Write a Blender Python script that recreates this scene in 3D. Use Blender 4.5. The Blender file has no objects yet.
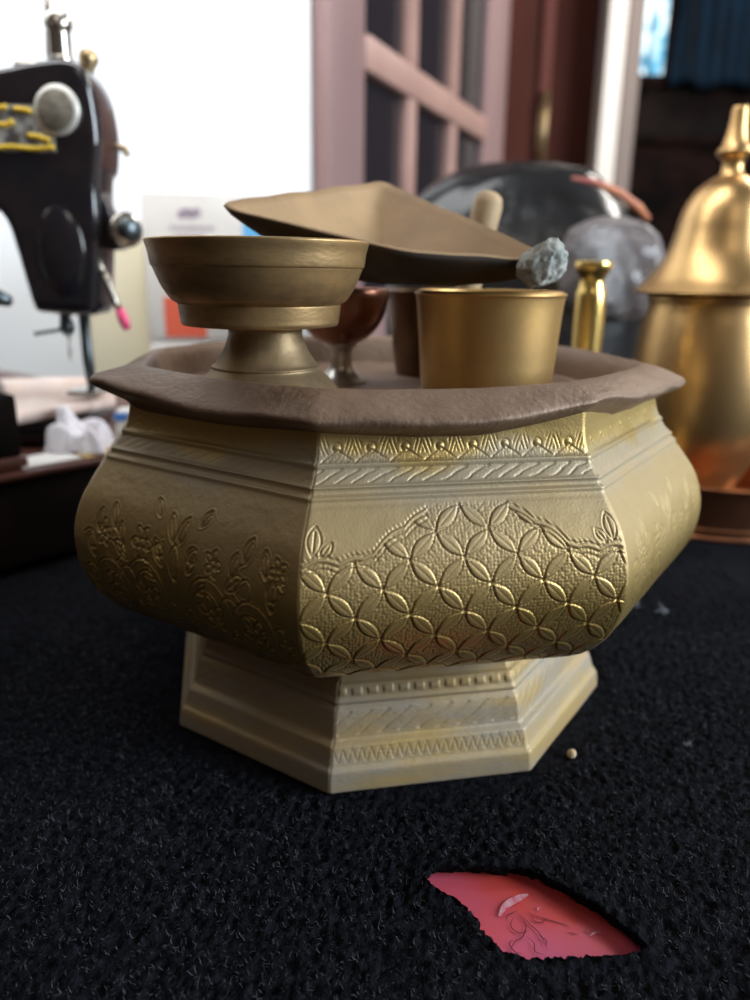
import bpy, bmesh, math, random
import numpy as np
from mathutils import Vector, Matrix, Euler

R = math.radians
random.seed(7)
rng = np.random.RandomState(11)
scene = bpy.context.scene
COL = scene.collection

# ------------------------------------------------------------------ camera, world, lights, exposure
cam_d = bpy.data.cameras.new('camera')
cam = bpy.data.objects.new('camera', cam_d)
COL.objects.link(cam)
cam.location = (0, 0, .16)
cam_d.sensor_fit = 'VERTICAL'
cam_d.sensor_height = 36
cam_d.lens = 36 * 770 / 1000
cam.rotation_euler = (Matrix.Rotation(R(90 - 16.5), 3, 'X') @ Matrix.Rotation(R(.8), 3, 'Z')).to_euler()
cam_d.clip_start = .01
cam_d.clip_end = 60
cam_d.dof.use_dof = True
cam_d.dof.focus_distance = .205
cam_d.dof.aperture_fstop = 8.6
scene.camera = cam

scene.view_settings.view_transform = 'Standard'
scene.view_settings.look = 'None'
scene.view_settings.exposure = 0.0
scene.view_settings.gamma = 1.0
scene.view_settings.use_curve_mapping = False

world = bpy.data.worlds.new('World')
scene.world = world
world.use_nodes = True
bg = world.node_tree.nodes['Background']
bg.inputs[0].default_value = (.95, .68, .48, 1)
bg.inputs[1].default_value = .055


def area(name, loc, target, sx, sy, power, col):
    d = bpy.data.lights.new(name, 'AREA')
    d.shape = 'RECTANGLE'
    d.size, d.size_y, d.energy, d.color = sx, sy, power, col
    o = bpy.data.objects.new(name, d)
    COL.objects.link(o)
    o.location = loc
    o.rotation_euler = (Vector(target) - Vector(loc)).to_track_quat('-Z', 'Y').to_euler()
    return o


area('daylight_from_doorway', (1.50, -.12, .62), (0, .3, .08), .8, .8, 40, (.80, .91, 1))
area('window_light_behind', (.25, -1.3, 1.4), (0, .3, .1), .8, .6, 2.8, (1, .93, .82))
area('wall_fill', (-.45, .40, .82), (-.45, 1.5, .40), 1.2, .5, 13, (.97, .99, 1))  # unseen fill lamp, added to whiten the left wall
area('door_post_fill', (1.25, 1.35, 1.25), (.45, 2.05, .4), .5, .5, 22, (1, .95, .88))  # added lamp out of view, brightens the white door post
area('curtain_fill', (1.5, 3.1, 1.9), (1.3, 4, .8), .6, .6, 5, (.75, .9, 1))  # unseen bluish lamp added in the far room to light the curtains


# ------------------------------------------------------------------ numpy noise
def hash3(ix, iy, iz):
    n = (ix * 374761393 + iy * 668265263 + iz * 2147483647 + 1013904223) & 0xffffffff
    n = ((n ^ (n >> 13)) * 1274126177) & 0xffffffff
    n = ((n ^ (n >> 16)) * 2246822519) & 0xffffffff
    return ((n ^ (n >> 15)) & 0xffff) / 65535.0


def vnoise(x, y, z=0):
    x = np.asarray(x, float); y = np.asarray(y, float); z = np.zeros_like(x) + z
    ix, iy, iz = np.floor(x).astype(np.int64), np.floor(y).astype(np.int64), np.floor(z).astype(np.int64)
    fx, fy, fz = x - ix, y - iy, z - iz
    fx, fy, fz = [t * t * (3 - 2 * t) for t in (fx, fy, fz)]
    r = 0
    for a in (0, 1):
        for b in (0, 1):
            for c in (0, 1):
                w = (fx if a else 1 - fx) * (fy if b else 1 - fy) * (fz if c else 1 - fz)
                r = r + w * hash3(ix + a, iy + b, iz + c)
    return r * 2 - 1


def fbm(x, y, z=0, o=3):
    r, a, t = 0, 1, 0
    for i in range(o):
        r = r + a * vnoise(x * 2 ** i + 17 * i, y * 2 ** i + 5 * i, np.asarray(z) * 2 ** i)
        t += a
        a *= .5
    return r / t


def worley(x, y):
    """distance to the nearest jittered cell point"""
    ix, iy = np.floor(x).astype(np.int64), np.floor(y).astype(np.int64)
    best = np.full(x.shape, 9.)
    for a in (-1, 0, 1):
        for b in (-1, 0, 1):
            cx_, cy_ = ix + a, iy + b
            px = cx_ + .2 + .6 * hash3(cx_, cy_, 3 + 0 * cx_)
            py = cy_ + .2 + .6 * hash3(cx_, cy_, 8 + 0 * cx_)
            best = np.minimum(best, np.hypot(x - px, y - py))
    return best


# ------------------------------------------------------------------ materials
def mat(name, base=(.5, .5, .5), rough=.5, metal=0., var=None, vscale=20., vramp=(.4, .65), bump=0., bscale=300.,
        rough_var=0., sheen=0., coat=0., emit=None, estr=0., spec=.5, alpha=1., stretch=None, detail=4., bump2=None):
    m = bpy.data.materials.new(name)
    m.use_nodes = True
    nt = m.node_tree
    b = nt.nodes['Principled BSDF']
    N, L = nt.nodes, nt.links
    b.inputs['Base Color'].default_value = (*base, 1)
    b.inputs['Roughness'].default_value = rough
    b.inputs['Metallic'].default_value = metal
    b.inputs['Specular IOR Level'].default_value = spec
    b.inputs['Sheen Weight'].default_value = sheen
    b.inputs['Coat Weight'].default_value = coat
    b.inputs['Alpha'].default_value = alpha
    if emit:
        b.inputs['Emission Color'].default_value = (*emit, 1)
        b.inputs['Emission Strength'].default_value = estr
    tc = N.new('ShaderNodeTexCoord')
    src = tc.outputs['Object']
    if stretch:
        mp = N.new('ShaderNodeMapping')
        mp.inputs['Scale'].default_value = stretch
        L.new(src, mp.inputs['Vector'])
        src = mp.outputs['Vector']
    if var:
        n = N.new('ShaderNodeTexNoise')
        n.inputs['Scale'].default_value = vscale
        n.inputs['Detail'].default_value = detail
        n.inputs['Roughness'].default_value = .6
        L.new(src, n.inputs['Vector'])
        r = N.new('ShaderNodeValToRGB')
        r.color_ramp.elements[0].position, r.color_ramp.elements[1].position = vramp
        r.color_ramp.elements[0].color = (*base, 1)
        r.color_ramp.elements[1].color = (*var, 1)
        L.new(n.outputs['Fac'], r.inputs['Fac'])
        L.new(r.outputs['Color'], b.inputs['Base Color'])
        if rough_var:
            mm = N.new('ShaderNodeMapRange')
            mm.inputs['To Min'].default_value = rough - rough_var
            mm.inputs['To Max'].default_value = rough + rough_var
            L.new(n.outputs['Fac'], mm.inputs['Value'])
            L.new(mm.outputs['Result'], b.inputs['Roughness'])
    if bump:
        n2 = N.new('ShaderNodeTexNoise')
        n2.inputs['Scale'].default_value = bscale
        n2.inputs['Detail'].default_value = 5
        L.new(src, n2.inputs['Vector'])
        bp = N.new('ShaderNodeBump')
        bp.inputs['Strength'].default_value = bump
        bp.inputs['Distance'].default_value = .0008 if bump2 is None else bump2
        L.new(n2.outputs['Fac'], bp.inputs['Height'])
        L.new(bp.outputs['Normal'], b.inputs['Normal'])
    return m


M = {}
def bowl_brass():
    """brass rubbed to gold round the belly, filmed with grey-tan dust on shoulder and mouth"""
    m = mat('aged_brass', (.51, .35, .125), .46, .62, (.42, .28, .10), 26, (.35, .75), .13, 1300, .05, sheen=.07)
    nt = m.node_tree; N, L = nt.nodes, nt.links
    b = N['Principled BSDF']
    src = b.inputs['Base Color'].links[0].from_socket
    tc = N.new('ShaderNodeTexCoord'); sp = N.new('ShaderNodeSeparateXYZ'); L.new(tc.outputs['Object'], sp.inputs[0])
    nz = N.new('ShaderNodeTexNoise'); nz.inputs['Scale'].default_value = 28; nz.inputs['Detail'].default_value = 6; L.new(tc.outputs['Object'], nz.inputs['Vector'])
    ad = N.new('ShaderNodeMath'); ad.operation = 'MULTIPLY_ADD'; ad.inputs[1].default_value = .030; L.new(nz.outputs['Fac'], ad.inputs[0]); L.new(sp.outputs['Z'], ad.inputs[2])
    mr = N.new('ShaderNodeMapRange'); mr.inputs['From Min'].default_value = .060; mr.inputs['From Max'].default_value = .140; L.new(ad.outputs[0], mr.inputs['Value'])
    # dust film by height: bare round the belly, tan on the shoulder, grey in the beaded bands, bare again under the lip
    cr = N.new('ShaderNodeValToRGB'); L.new(mr.outputs['Result'], cr.inputs['Fac'])
    el = cr.color_ramp.elements
    el[0].position, el[0].color = .30, (.50, .34, .105, 1)
    el[1].position, el[1].color = .56, (.49, .36, .185, 1)
    for p, c in ((.68, (.47, .36, .21, 1)), (.75, (.41, .355, .27, 1)), (.80, (.41, .355, .265, 1)), (.86, (.52, .37, .14, 1))):
        e = el.new(p); e.color = c
    fr = N.new('ShaderNodeValToRGB'); L.new(mr.outputs['Result'], fr.inputs['Fac'])
    el = fr.color_ramp.elements
    el[0].position, el[0].color = .30, (0, 0, 0, 1)
    el[1].position, el[1].color = .56, (.9, .9, .9, 1)
    for p, c in ((.78, 1.), (.88, .35)):
        e = el.new(p); e.color = (c, c, c, 1)
    mx = N.new('ShaderNodeMix'); mx.data_type = 'RGBA'; mx.inputs['Factor'].default_value = .25
    L.new(cr.outputs['Color'], mx.inputs['A']); L.new(src, mx.inputs['B'])
    L.new(mx.outputs['Result'], b.inputs['Base Color'])
    for nm, lo, hi in (('Metallic', .78, .40), ('Roughness', .38, .55)):
        r = N.new('ShaderNodeMapRange'); r.inputs['To Min'].default_value = lo; r.inputs['To Max'].default_value = hi
        L.new(fr.outputs['Color'], r.inputs['Value']); L.new(r.outputs['Result'], b.inputs[nm])
    b.inputs['Sheen Roughness'].default_value = .35
    return m


M['brass'] = bowl_brass()
M['brass_foot'] = mat('dusty_brass', (.41, .345, .26), .54, .38, (.48, .335, .14), 34, (.40, .64), .25, 900, .06, sheen=.08, stretch=(.6, .6, 3.2))
M['rim'] = mat('brown_patina', (.21, .13, .085), .55, .30, (.29, .195, .135), 45, (.35, .7), .5, 500, .1)
M['tray'] = mat('dull_tray_metal', (.22, .20, .19), .45, .5, (.16, .12, .09), 60, (.4, .65), .3, 300)
M['cup_old'] = mat('tarnished_brass', (.52, .335, .15), .46, .75, (.22, .15, .075), 42, (.38, .72), .10, 500, .08, stretch=(1, 1, 2.2))
M['cup_foot'] = mat('tarnished_brass_grey', (.36, .25, .13), .48, .65, (.20, .145, .085), 55, (.38, .70), .12, 500, .08)
M['cup_gold'] = mat('satin_brass', (.64, .39, .14), .44, .80, (.42, .28, .12), 30, (.38, .72), .06, 400, .06)
M['cup_dark'] = mat('dark_bronze', (.16, .09, .05), .35, .8, (.09, .05, .03), 40, (.4, .7))
M['cup_red'] = mat('reddish_bronze', (.30, .13, .08), .28, .85, (.18, .07, .05), 40, (.4, .7))
M['silver'] = mat('tin_plate', (.62, .60, .55), .3, .9)
M['dish'] = mat('dusty_brown_metal', (.43, .28, .145), .66, .15, (.34, .22, .12), 40, (.35, .7), .35, 600)
M['dish_shade'] = mat('shaded_underside', (.055, .036, .022), .7, .1, (.03, .02, .014), 50, (.4, .65))  # dish underside: the shade beneath it is put into this near-black colour
M['lump'] = mat('pale_crust', (.50, .50, .45), .8, 0, (.30, .32, .30), 160, (.4, .62), .8, 500)
M['jar'] = mat('polished_brass', (.68, .43, .19), .36, .95, (.60, .37, .15), 14, (.35, .7), .1, 120, .06)
M['copper'] = mat('copper', (.55, .24, .13), .28, .92, (.42, .17, .09), 20, (.35, .7))
M['yellow_brass'] = mat('bright_brass', (.80, .56, .18), .25, .95)
M['wood_pale'] = mat('pale_turned_wood', (.52, .36, .20), .6, 0, (.42, .28, .15), 50, (.4, .6))
M['black_enamel'] = mat('black_enamel', (.012, .012, .016), .16, 0, (.03, .02, .02), 30, (.45, .8), coat=.6)
M['enamel_brown'] = mat('worn_brown_edge', (.055, .018, .012), .3, 0, (.02, .010, .010), 40, (.4, .7))
M['chrome'] = mat('worn_chrome', (.62, .58, .52), .22, .95, (.35, .31, .27), 90, (.42, .7))
M['steel_dark'] = mat('dark_steel', (.10, .12, .13), .35, .8)
M['medal_rim'] = mat('nickel_ring', (.82, .79, .73), .45, .4)
M['medal'] = mat('stamped_nickel', (.27, .235, .18), .65, .1, (.15, .125, .10), 220, (.4, .65), .8, 500)
M['decal'] = mat('gold_decal', (.85, .55, .04), .45, .2)
M['decal_pale'] = mat('worn_decal_ground', (.42, .40, .36), .5, 0, (.08, .07, .07), 120, (.45, .6))
M['brass_knob'] = mat('old_brass_knob', (.50, .36, .20), .35, .85)
M['pink'] = mat('pink_plastic', (.85, .08, .22), .4)
M['base_wood'] = mat('dark_machine_base', (.006, .005, .005), .9, 0, (.012, .007, .006), 30, (.4, .7), spec=.1)
M['base_edge'] = mat('red_brown_edge', (.10, .034, .024), .45, 0, (.06, .022, .017), 60, (.4, .7))
M['cloth'] = mat('peach_cloth', (.82, .62, .53), .9, 0, (.80, .66, .60), 30, (.4, .6))
M['cloth_white'] = mat('white_cloth', (.76, .72, .76), .9)
M['blue'] = mat('blue_stripe', (.06, .22, .60), .6)
M['paper'] = mat('white_paper', (.80, .78, .76), .8)
M['paper_yellow'] = mat('yellow_paper', (.75, .55, .26), .8)
M['carton'] = mat('pale_carton', (.66, .62, .58), .75, 0, (.60, .56, .52), 12, (.4, .6))
M['carton_side'] = mat('cream_carton', (.78, .72, .54), .75)
M['red_print'] = mat('red_print', (.62, .10, .05), .7)
M['blue_print'] = mat('blue_print', (.12, .42, .72), .7)
M['mauve_print'] = mat('mauve_print', (.38, .30, .36), .7)
M['wall'] = mat('white_plaster', (.86, .88, .90), .9, 0, (.80, .83, .86), 2.5, (.35, .7), .1, 60)
M['door'] = mat('mauve_brown_paint', (.30, .19, .185), .5, 0, (.24, .145, .14), 8, (.4, .65), stretch=(1, 1, .2))
M['muntin'] = mat('rosy_brown_paint', (.42, .25, .21), .5, 0, (.34, .20, .17), 10, (.4, .65))
M['red_wood'] = mat('dark_red_wood', (.11, .032, .022), .75, 0, (.055, .016, .011), 6, (.4, .65), stretch=(1, 1, .15), spec=.15)
M['red_strip'] = mat('red_wood_strip', (.17, .055, .045), .7, spec=.2)
M['white_trim'] = mat('white_paint', (.86, .80, .74), .6)
M['grey_trim'] = mat('grey_brown_paint', (.22, .17, .15), .6)
M['back_wall'] = mat('dark_brown_wall', (.035, .018, .014), .9, 0, (.012, .010, .012), 3, (.4, .65))
M['curtain'] = mat('blue_curtain', (.008, .045, .095), .8, 0, (.003, .008, .016), 5, (.4, .65), stretch=(3, 1, .4))
M['sill'] = mat('reddish_timber', (.045, .020, .016), .8, 0, (.012, .008, .007), 5, (.4, .65), spec=.1)
M['cab_wood'] = mat('near_black_timber', (.030, .014, .011), .8, 0, (.008, .006, .006), 4, (.42, .6), spec=.1)
M['black_bag'] = mat('black_glossy_film', (.014, .014, .015), .22, 0, (.05, .05, .05), 10, (.55, .9), .5, 25, bump2=.006)
M['orange'] = mat('orange_band', (.66, .27, .10), .6, 0, (.42, .12, .12), 20, (.4, .6))
M['pinksheet'] = mat('red_plastic_sheet', (.62, .065, .050), .40, 0, (.56, .105, .20), 13, (.40, .62), .15, 120)
M['sheet_line'] = mat('dark_red_outline', (.10, .008, .02), .5)
M['sheet_white'] = mat('pale_scuff', (.68, .36, .42), .6, 0, (.60, .12, .18), 420, (.42, .62))
M['crumb'] = mat('biscuit_crumb', (.62, .42, .24), .8, 0, (.75, .58, .38), 300, (.4, .6))
M['lint'] = mat('grey_lint', (.30, .32, .36), .9)
M['floor'] = mat('dark_floor', (.10, .07, .055), .7, 0, (.07, .05, .04), 4, (.4, .6))


def film_mat(name, col, fac, rough):
    """thin clear film: see-through with a glossy skin"""
    m = bpy.data.materials.new(name)
    m.use_nodes = True
    nt = m.node_tree
    N, L = nt.nodes, nt.links
    N.remove(N['Principled BSDF'])
    t = N.new('ShaderNodeBsdfTransparent')
    t.inputs['Color'].default_value = (.92, .92, .92, 1)
    p = N.new('ShaderNodeBsdfPrincipled')
    p.inputs['Base Color'].default_value = (*col, 1)
    p.inputs['Roughness'].default_value = rough
    mx = N.new('ShaderNodeMixShader')
    fr = N.new('ShaderNodeLayerWeight')
    fr.inputs['Blend'].default_value = .35
    ad = N.new('ShaderNodeMath')
    ad.operation = 'MULTIPLY_ADD'
    ad.inputs[1].default_value = 1 - fac
    ad.inputs[2].default_value = fac
    L.new(fr.outputs['Facing'], ad.inputs[0])
    L.new(ad.outputs[0], mx.inputs['Fac'])
    L.new(t.outputs[0], mx.inputs[1])
    L.new(p.outputs[0], mx.inputs[2])
    L.new(mx.outputs[0], N['Material Output'].inputs['Surface'])
    return m


M['film'] = film_mat('clear_wrap', (.34, .30, .30), .30, .16)
M['pane'] = film_mat('dark_pane_glass', (.03, .025, .03), .35, .08)


def carpet_mat():
    m = mat('black_knit_carpet', (.0052, .0054, .0068), .95, 0, (.0150, .0160, .0215), 300, (.38, .70), 1.0, 1100, sheen=0, spec=.03, bump2=.0012)
    return m


M['carpet'] = carpet_mat()
M['fuzz'] = mat('carpet_fibre', (.12, .122, .140), .8, 0, (.014, .0145, .019), 260, (.42, .66), spec=.1)


# ------------------------------------------------------------------ builders
def obj(name, me, m=None, parent=None, smooth=True):
    if isinstance(me, bmesh.types.BMesh):
        bm = me
        me = bpy.data.meshes.new(name)
        bm.normal_update()
        bm.to_mesh(me)
        bm.free()
    me.name = name
    for x in ([m] if not isinstance(m, (list, tuple)) else m):
        if x:
            me.materials.append(x)
    if smooth and len(me.polygons):
        me.polygons.foreach_set('use_smooth', [True] * len(me.polygons))
    o = bpy.data.objects.new(name, me)
    COL.objects.link(o)
    if parent:
        o.parent = parent
    return o


def tag(o, label, cat, group=None, kind=None):
    o['label'] = label
    o['category'] = cat
    if group:
        o['group'] = group
    if kind:
        o['kind'] = kind
    return o


def thing(name, loc, label, cat, rz=0, group=None):
    o = bpy.data.objects.new(name, None)
    COL.objects.link(o)
    o.empty_display_size = .02
    o.location = loc
    o.rotation_euler = (0, 0, rz)
    return tag(o, label, cat, group)


def struct(o, label=None):
    o['kind'] = 'structure'
    if label:
        o['label'] = label
    return o


def edges_sharp(o, ang=35):
    me = o.data
    me.set_sharp_from_angle(angle=R(ang))
    return o


def catmull(pts, n=8):
    P = np.array(pts, float)
    P = np.vstack([2 * P[0] - P[1], P, 2 * P[-1] - P[-2]])
    out = []
    for i in range(1, len(P) - 2):
        for k in range(n):
            t = k / n
            a, b, c, d = P[i - 1], P[i], P[i + 1], P[i + 2]
            out.append(.5 * (2 * b + (c - a) * t + (2 * a - 5 * b + 4 * c - d) * t * t + (3 * b - a - 3 * c + d) * t ** 3))
    out.append(P[-2])
    return np.array(out)


def lathe(prof, n=64, sm=0, wob=0., seed=0):
    """prof: (r, z) in metres"""
    p = catmull(prof, sm) if sm else np.array(prof, float)
    bm = bmesh.new()
    rings = []
    for r, z in p:
        if r < 1e-6:
            rings.append([bm.verts.new((0, 0, z))])
        else:
            ring = []
            for k in range(n):
                a = 2 * math.pi * k / n
                q = 1 + wob * (math.sin(2 * a + seed) + .5 * math.sin(3 * a + seed * 2 + z * 40))
                ring.append(bm.verts.new((r * q * math.cos(a), r * q * math.sin(a), z)))
            rings.append(ring)
    for A, B in zip(rings, rings[1:]):
        if len(A) == 1 and len(B) == 1:
            continue
        for k in range(n):
            k2 = (k + 1) % n
            if len(A) == 1:
                bm.faces.new((A[0], B[k2], B[k]))
            elif len(B) == 1:
                bm.faces.new((A[k], A[k2], B[0]))
            else:
                bm.faces.new((A[k], A[k2], B[k2], B[k]))
    bmesh.ops.recalc_face_normals(bm, faces=bm.faces)
    return bm


def box(bm, lo, hi, bev=.0, seg=2, mtx=None):
    c = [(a + b) / 2 for a, b in zip(lo, hi)]
    s = [abs(b - a) for a, b in zip(lo, hi)]
    r = bmesh.ops.create_cube(bm, size=1)
    vs = r['verts']
    bmesh.ops.scale(bm, vec=s, verts=vs)
    bmesh.ops.translate(bm, vec=c, verts=vs)
    if bev:
        es = list({e for v in vs for e in v.link_edges})
        rr = bmesh.ops.bevel(bm, geom=es, offset=bev, segments=seg, affect='EDGES', profile=.5)
        vs = list({v for f in rr['faces'] for v in f.verts} | {v for v in vs if v.is_valid})
    if mtx is not None:
        bmesh.ops.transform(bm, matrix=mtx, verts=vs)
    return vs


def tube(bm, pts, rad, n=12, cap=True):
    pts = [Vector(p) for p in pts]
    rad = rad if isinstance(rad, (list, tuple)) else [rad] * len(pts)
    rings = []
    up = Vector((.13, .31, .94)).normalized()
    for i, p in enumerate(pts):
        d = (pts[min(i + 1, len(pts) - 1)] - pts[max(i - 1, 0)]).normalized()
        x = d.cross(up)
        if x.length < .05:
            x = d.cross(Vector((1, 0, 0)))
        x.normalize()
        y = d.cross(x)
        rings.append([bm.verts.new(p + rad[i] * (math.cos(2 * math.pi * k / n) * x + math.sin(2 * math.pi * k / n) * y)) for k in range(n)])
    for A, B in zip(rings, rings[1:]):
        for k in range(n):
            bm.faces.new((A[k], A[(k + 1) % n], B[(k + 1) % n], B[k]))
    if cap:
        bm.faces.new(rings[0][::-1])
        bm.faces.new(rings[-1])
    return bm


def grid_mesh(P, closed_u=False):
    """P: array (nv, nu, 3) -> mesh"""
    nv, nu = P.shape[:2]
    me = bpy.data.meshes.new('grid')
    idx = np.arange(nv * nu).reshape(nv, nu)
    if closed_u:
        idx = np.concatenate([idx, idx[:, :1]], 1)
    a, b, c, d = idx[:-1, :-1], idx[:-1, 1:], idx[1:, 1:], idx[1:, :-1]
    F = np.stack([a, b, c, d], -1).reshape(-1, 4)
    fast_mesh(me, P.reshape(-1, 3), F)
    return me


def fast_mesh(me, V, F):
    me.vertices.add(len(V))
    me.vertices.foreach_set('co', np.asarray(V, np.float32).ravel())
    nf, k = F.shape
    me.loops.add(nf * k)
    me.loops.foreach_set('vertex_index', F.astype(np.int32).ravel())
    me.polygons.add(nf)
    me.polygons.foreach_set('loop_start', (np.arange(nf) * k).astype(np.int32))
    me.update(calc_edges=True)
    me.validate()


# ------------------------------------------------------------------ the room
CB = Vector((.0038, .2960, .0002))       # foot of the octagonal bowl


def plane_xy(name, x0, x1, y0, y1, z, m):
    bm = bmesh.new()
    box(bm, (x0, y0, z - .02), (x1, y1, z))
    return obj(name, bm, m, smooth=False)


struct(plane_xy('floor', -2.5, 3.5, -2.2, 4.4, -.0065, M['floor']), 'dark floor under the carpet')
bm = bmesh.new(); box(bm, (-2.5, .957, -.0065), (-.078, 1.06, 2.5)); struct(obj('wall_left', bm, M['wall'], smooth=False), 'white plastered wall behind the sewing machine')
bm = bmesh.new(); box(bm, (-1.2, 4.1, -.0065), (3.4, 4.2, 2.6)); struct(obj('wall_back', bm, M['back_wall'], smooth=False), 'dark brown wall of the room beyond the doorway')

# open door leaf: hinge side near, free side far (mauve-brown frame, dark panes)
A0, A1 = Vector((-.0562, .942, 0)), Vector((.248, 1.683, 0))
dl = A1 - A0
W = dl.length
rot = math.atan2(dl.y, dl.x)
door = bpy.data.objects.new('door_1', None); COL.objects.link(door)
door.location = (A0.x, A0.y, -.0065); door.rotation_euler = (0, 0, rot)
tag(door, 'mauve-brown glazed door standing open beside the white wall', 'door'); door['kind'] = 'structure'
TH = .022
ST, SF = .100, W - .155
RB, RT = .390 + .0065, .432 + .0065
bm = bmesh.new()
box(bm, (0, 0, 0), (ST, TH, 1.95), .004)
box(bm, (SF, 0, 0), (W, TH, 1.95), .004)
box(bm, (ST - .004, .002, 1.82), (SF + .004, TH - .002, 1.95), .004)
box(bm, (ST - .004, .002, 0), (SF + .004, TH - .002, .12), .004)
edges_sharp(obj('door_frame', bm, M['door'], door))
bm = bmesh.new(); box(bm, (ST - .004, -.006, RB), (SF + .004, TH - .003, RT), .007)
edges_sharp(obj('rail', bm, M['muntin'], door))
xs_m = (.262, .458)
for xm in xs_m:
    bm = bmesh.new()
    box(bm, (xm - .017, -.004, .118), (xm + .017, TH - .004, RB + .002), .006)
    box(bm, (xm - .017, -.004, RT - .002), (xm + .017, TH - .004, 1.822), .006)
    edges_sharp(obj('muntin', bm, M['muntin'], door))
ex = [ST] + [v for xm in xs_m for v in (xm - .017, xm + .017)] + [SF]
for i in range(3):
    for (z0, z1) in ((.12, RB), (RT, 1.82)):
        bm = bmesh.new(); box(bm, (ex[2 * i] - .003, TH / 2 - .002, z0 - .003), (ex[2 * i + 1] + .003, TH / 2 + .002, z1 + .003))
        obj('pane', bm, M['pane'], door, smooth=False)

# dark red second leaf, its brass-coloured bolt and the pale frame
leaf = bpy.data.objects.new('door_2', None); COL.objects.link(leaf)
leaf.location = (.318, 2.14, -.0065)
tag(leaf, 'dark red wooden door leaf between the glazed door and the white strip', 'door'); leaf['kind'] = 'structure'
bm = bmesh.new(); box(bm, (-.02, .0, 0), (.075, .035, 2.0), .003); box(bm, (.105, .0, 0), (.215, .035, 2.0), .003); box(bm, (.0, .015, 0), (.2, .03, 2.0))
edges_sharp(obj('panel', bm, M['red_wood'], leaf))
bm = bmesh.new(); box(bm, (.074, -.012, 0), (.106, .03, 2.0), .004); edges_sharp(obj('astragal', bm, M['red_strip'], leaf))
bm = bmesh.new(); tube(bm, [(.092, -.02, .43), (.092, -.02, .60)], .010, 12); box(bm, (.080, -.0145, .45), (.104, -.0105, .58), .001); obj('door_bolt', bm, M['brass_knob'], leaf)
bm = bmesh.new(); box(bm, (.524, 2.02, -.0065), (.568, 2.10, 2.2), .004); struct(obj('trim_1', bm, M['white_trim'], smooth=False), 'bright white painted door post')
bm = bmesh.new(); box(bm, (.573, 2.03, -.0065), (.612, 2.12, 2.2), .004); struct(obj('trim_2', bm, M['grey_trim'], smooth=False), 'grey-brown door jamb beside the white post')

# window in the far room with its blue curtain and the daylight in it
win = bpy.data.objects.new('window_1', None); COL.objects.link(win)
win.location = (1.25, 4.07, 1.40)
tag(win, 'far window with bright daylight between blue curtains', 'window'); win['kind'] = 'structure'
wm = mat('daylight_outside', (.3, .5, .6), .8, emit=(.70, .92, 1), estr=2.0)
nt = wm.node_tree; b_ = nt.nodes['Principled BSDF']
n_ = nt.nodes.new('ShaderNodeTexNoise'); n_.inputs['Scale'].default_value = 9; n_.inputs['Detail'].default_value = 2
r_ = nt.nodes.new('ShaderNodeValToRGB'); r_.color_ramp.elements[0].position = .40; r_.color_ramp.elements[1].position = .60
r_.color_ramp.elements[0].color = (.02, .20, .34, 1); r_.color_ramp.elements[1].color = (.85, 1, 1, 1)
tcx = nt.nodes.new('ShaderNodeTexCoord'); nt.links.new(tcx.outputs['Object'], n_.inputs['Vector'])
nt.links.new(n_.outputs['Fac'], r_.inputs['Fac']); nt.links.new(r_.outputs['Color'], b_.inputs['Emission Color'])
bm = bmesh.new(); box(bm, (-.09, 0, -.33), (.08, .012, .6)); obj('pane', bm, wm, win, smooth=False)
bm = bmesh.new()
for (lo, hi) in (((-.13, -.02, -.38), (-.09, .02, .62)), ((.08, -.02, -.38), (.12, .02, .62)), ((-.13, -.02, -.38), (.12, .02, -.33)), ((.000, -.015, -.41), (.012, .01, .6))):
    box(bm, lo, hi, .004)
edges_sharp(obj('window_frame', bm, M['sill'], win))


def curtain(x0, x1, z0, z1, y, amp, wl, ph, label):
    u = np.linspace(0, 1, 90); v = np.linspace(0, 1, 30)
    U, V = np.meshgrid(u, v)
    X = x0 + (x1 - x0) * U + .012 * np.sin(V * 5 + U * 9)
    Y = y + amp * np.sin(2 * np.pi * (X - x0) / wl + ph + .6 * np.sin(V * 3)) + .008 * fbm(X * 20, V * 6)
    Z = z0 + (z1 - z0) * V + .01 * np.sin(U * 25) * (V < .05)
    o = obj('curtain', grid_mesh(np.stack([X, Y, Z], -1)), M['curtain'])
    md = o.modifiers.new('thick', 'SOLIDIFY'); md.thickness = .003
    return tag(o, label, 'curtain')


curtain(.90, 1.165, .96, 2.3, 3.98, .022, .10, 0, 'blue curtain on the near side of the bright far window')
curtain(1.345, 2.2, 1.01, 2.3, 3.98, .026, .13, 1, 'wide blue curtain behind the brass jar lid')
# dark timber furniture under the far window
cab = thing('cupboard', (1.35, 3.78, -.0065), 'dark reddish-brown cupboard below the far window', 'cupboard')
bm = bmesh.new(); box(bm, (-.62, -.2, 0), (.9, .2, .70), .01); edges_sharp(obj('carcass', bm, M['sill'], cab))
bm = bmesh.new(); box(bm, (-.65, -.23, .70), (.93, .21, .74), .008); edges_sharp(obj('cupboard_top', bm, M['cab_wood'], cab))
for k in range(2):
    bm = bmesh.new(); box(bm, (-.58 + .74 * k, -.222, .06), (.12 + .74 * k, -.2, .66), .005); d = edges_sharp(obj('cupboard_door', bm, M['cab_wood'], cab))
    bm = bmesh.new(); bmesh.ops.create_uvsphere(bm, u_segments=12, v_segments=8, radius=.014, matrix=Matrix.Translation((.06 + .60 * k, -.232, .4))); obj('knob', bm, M['brass_knob'], d)

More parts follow.
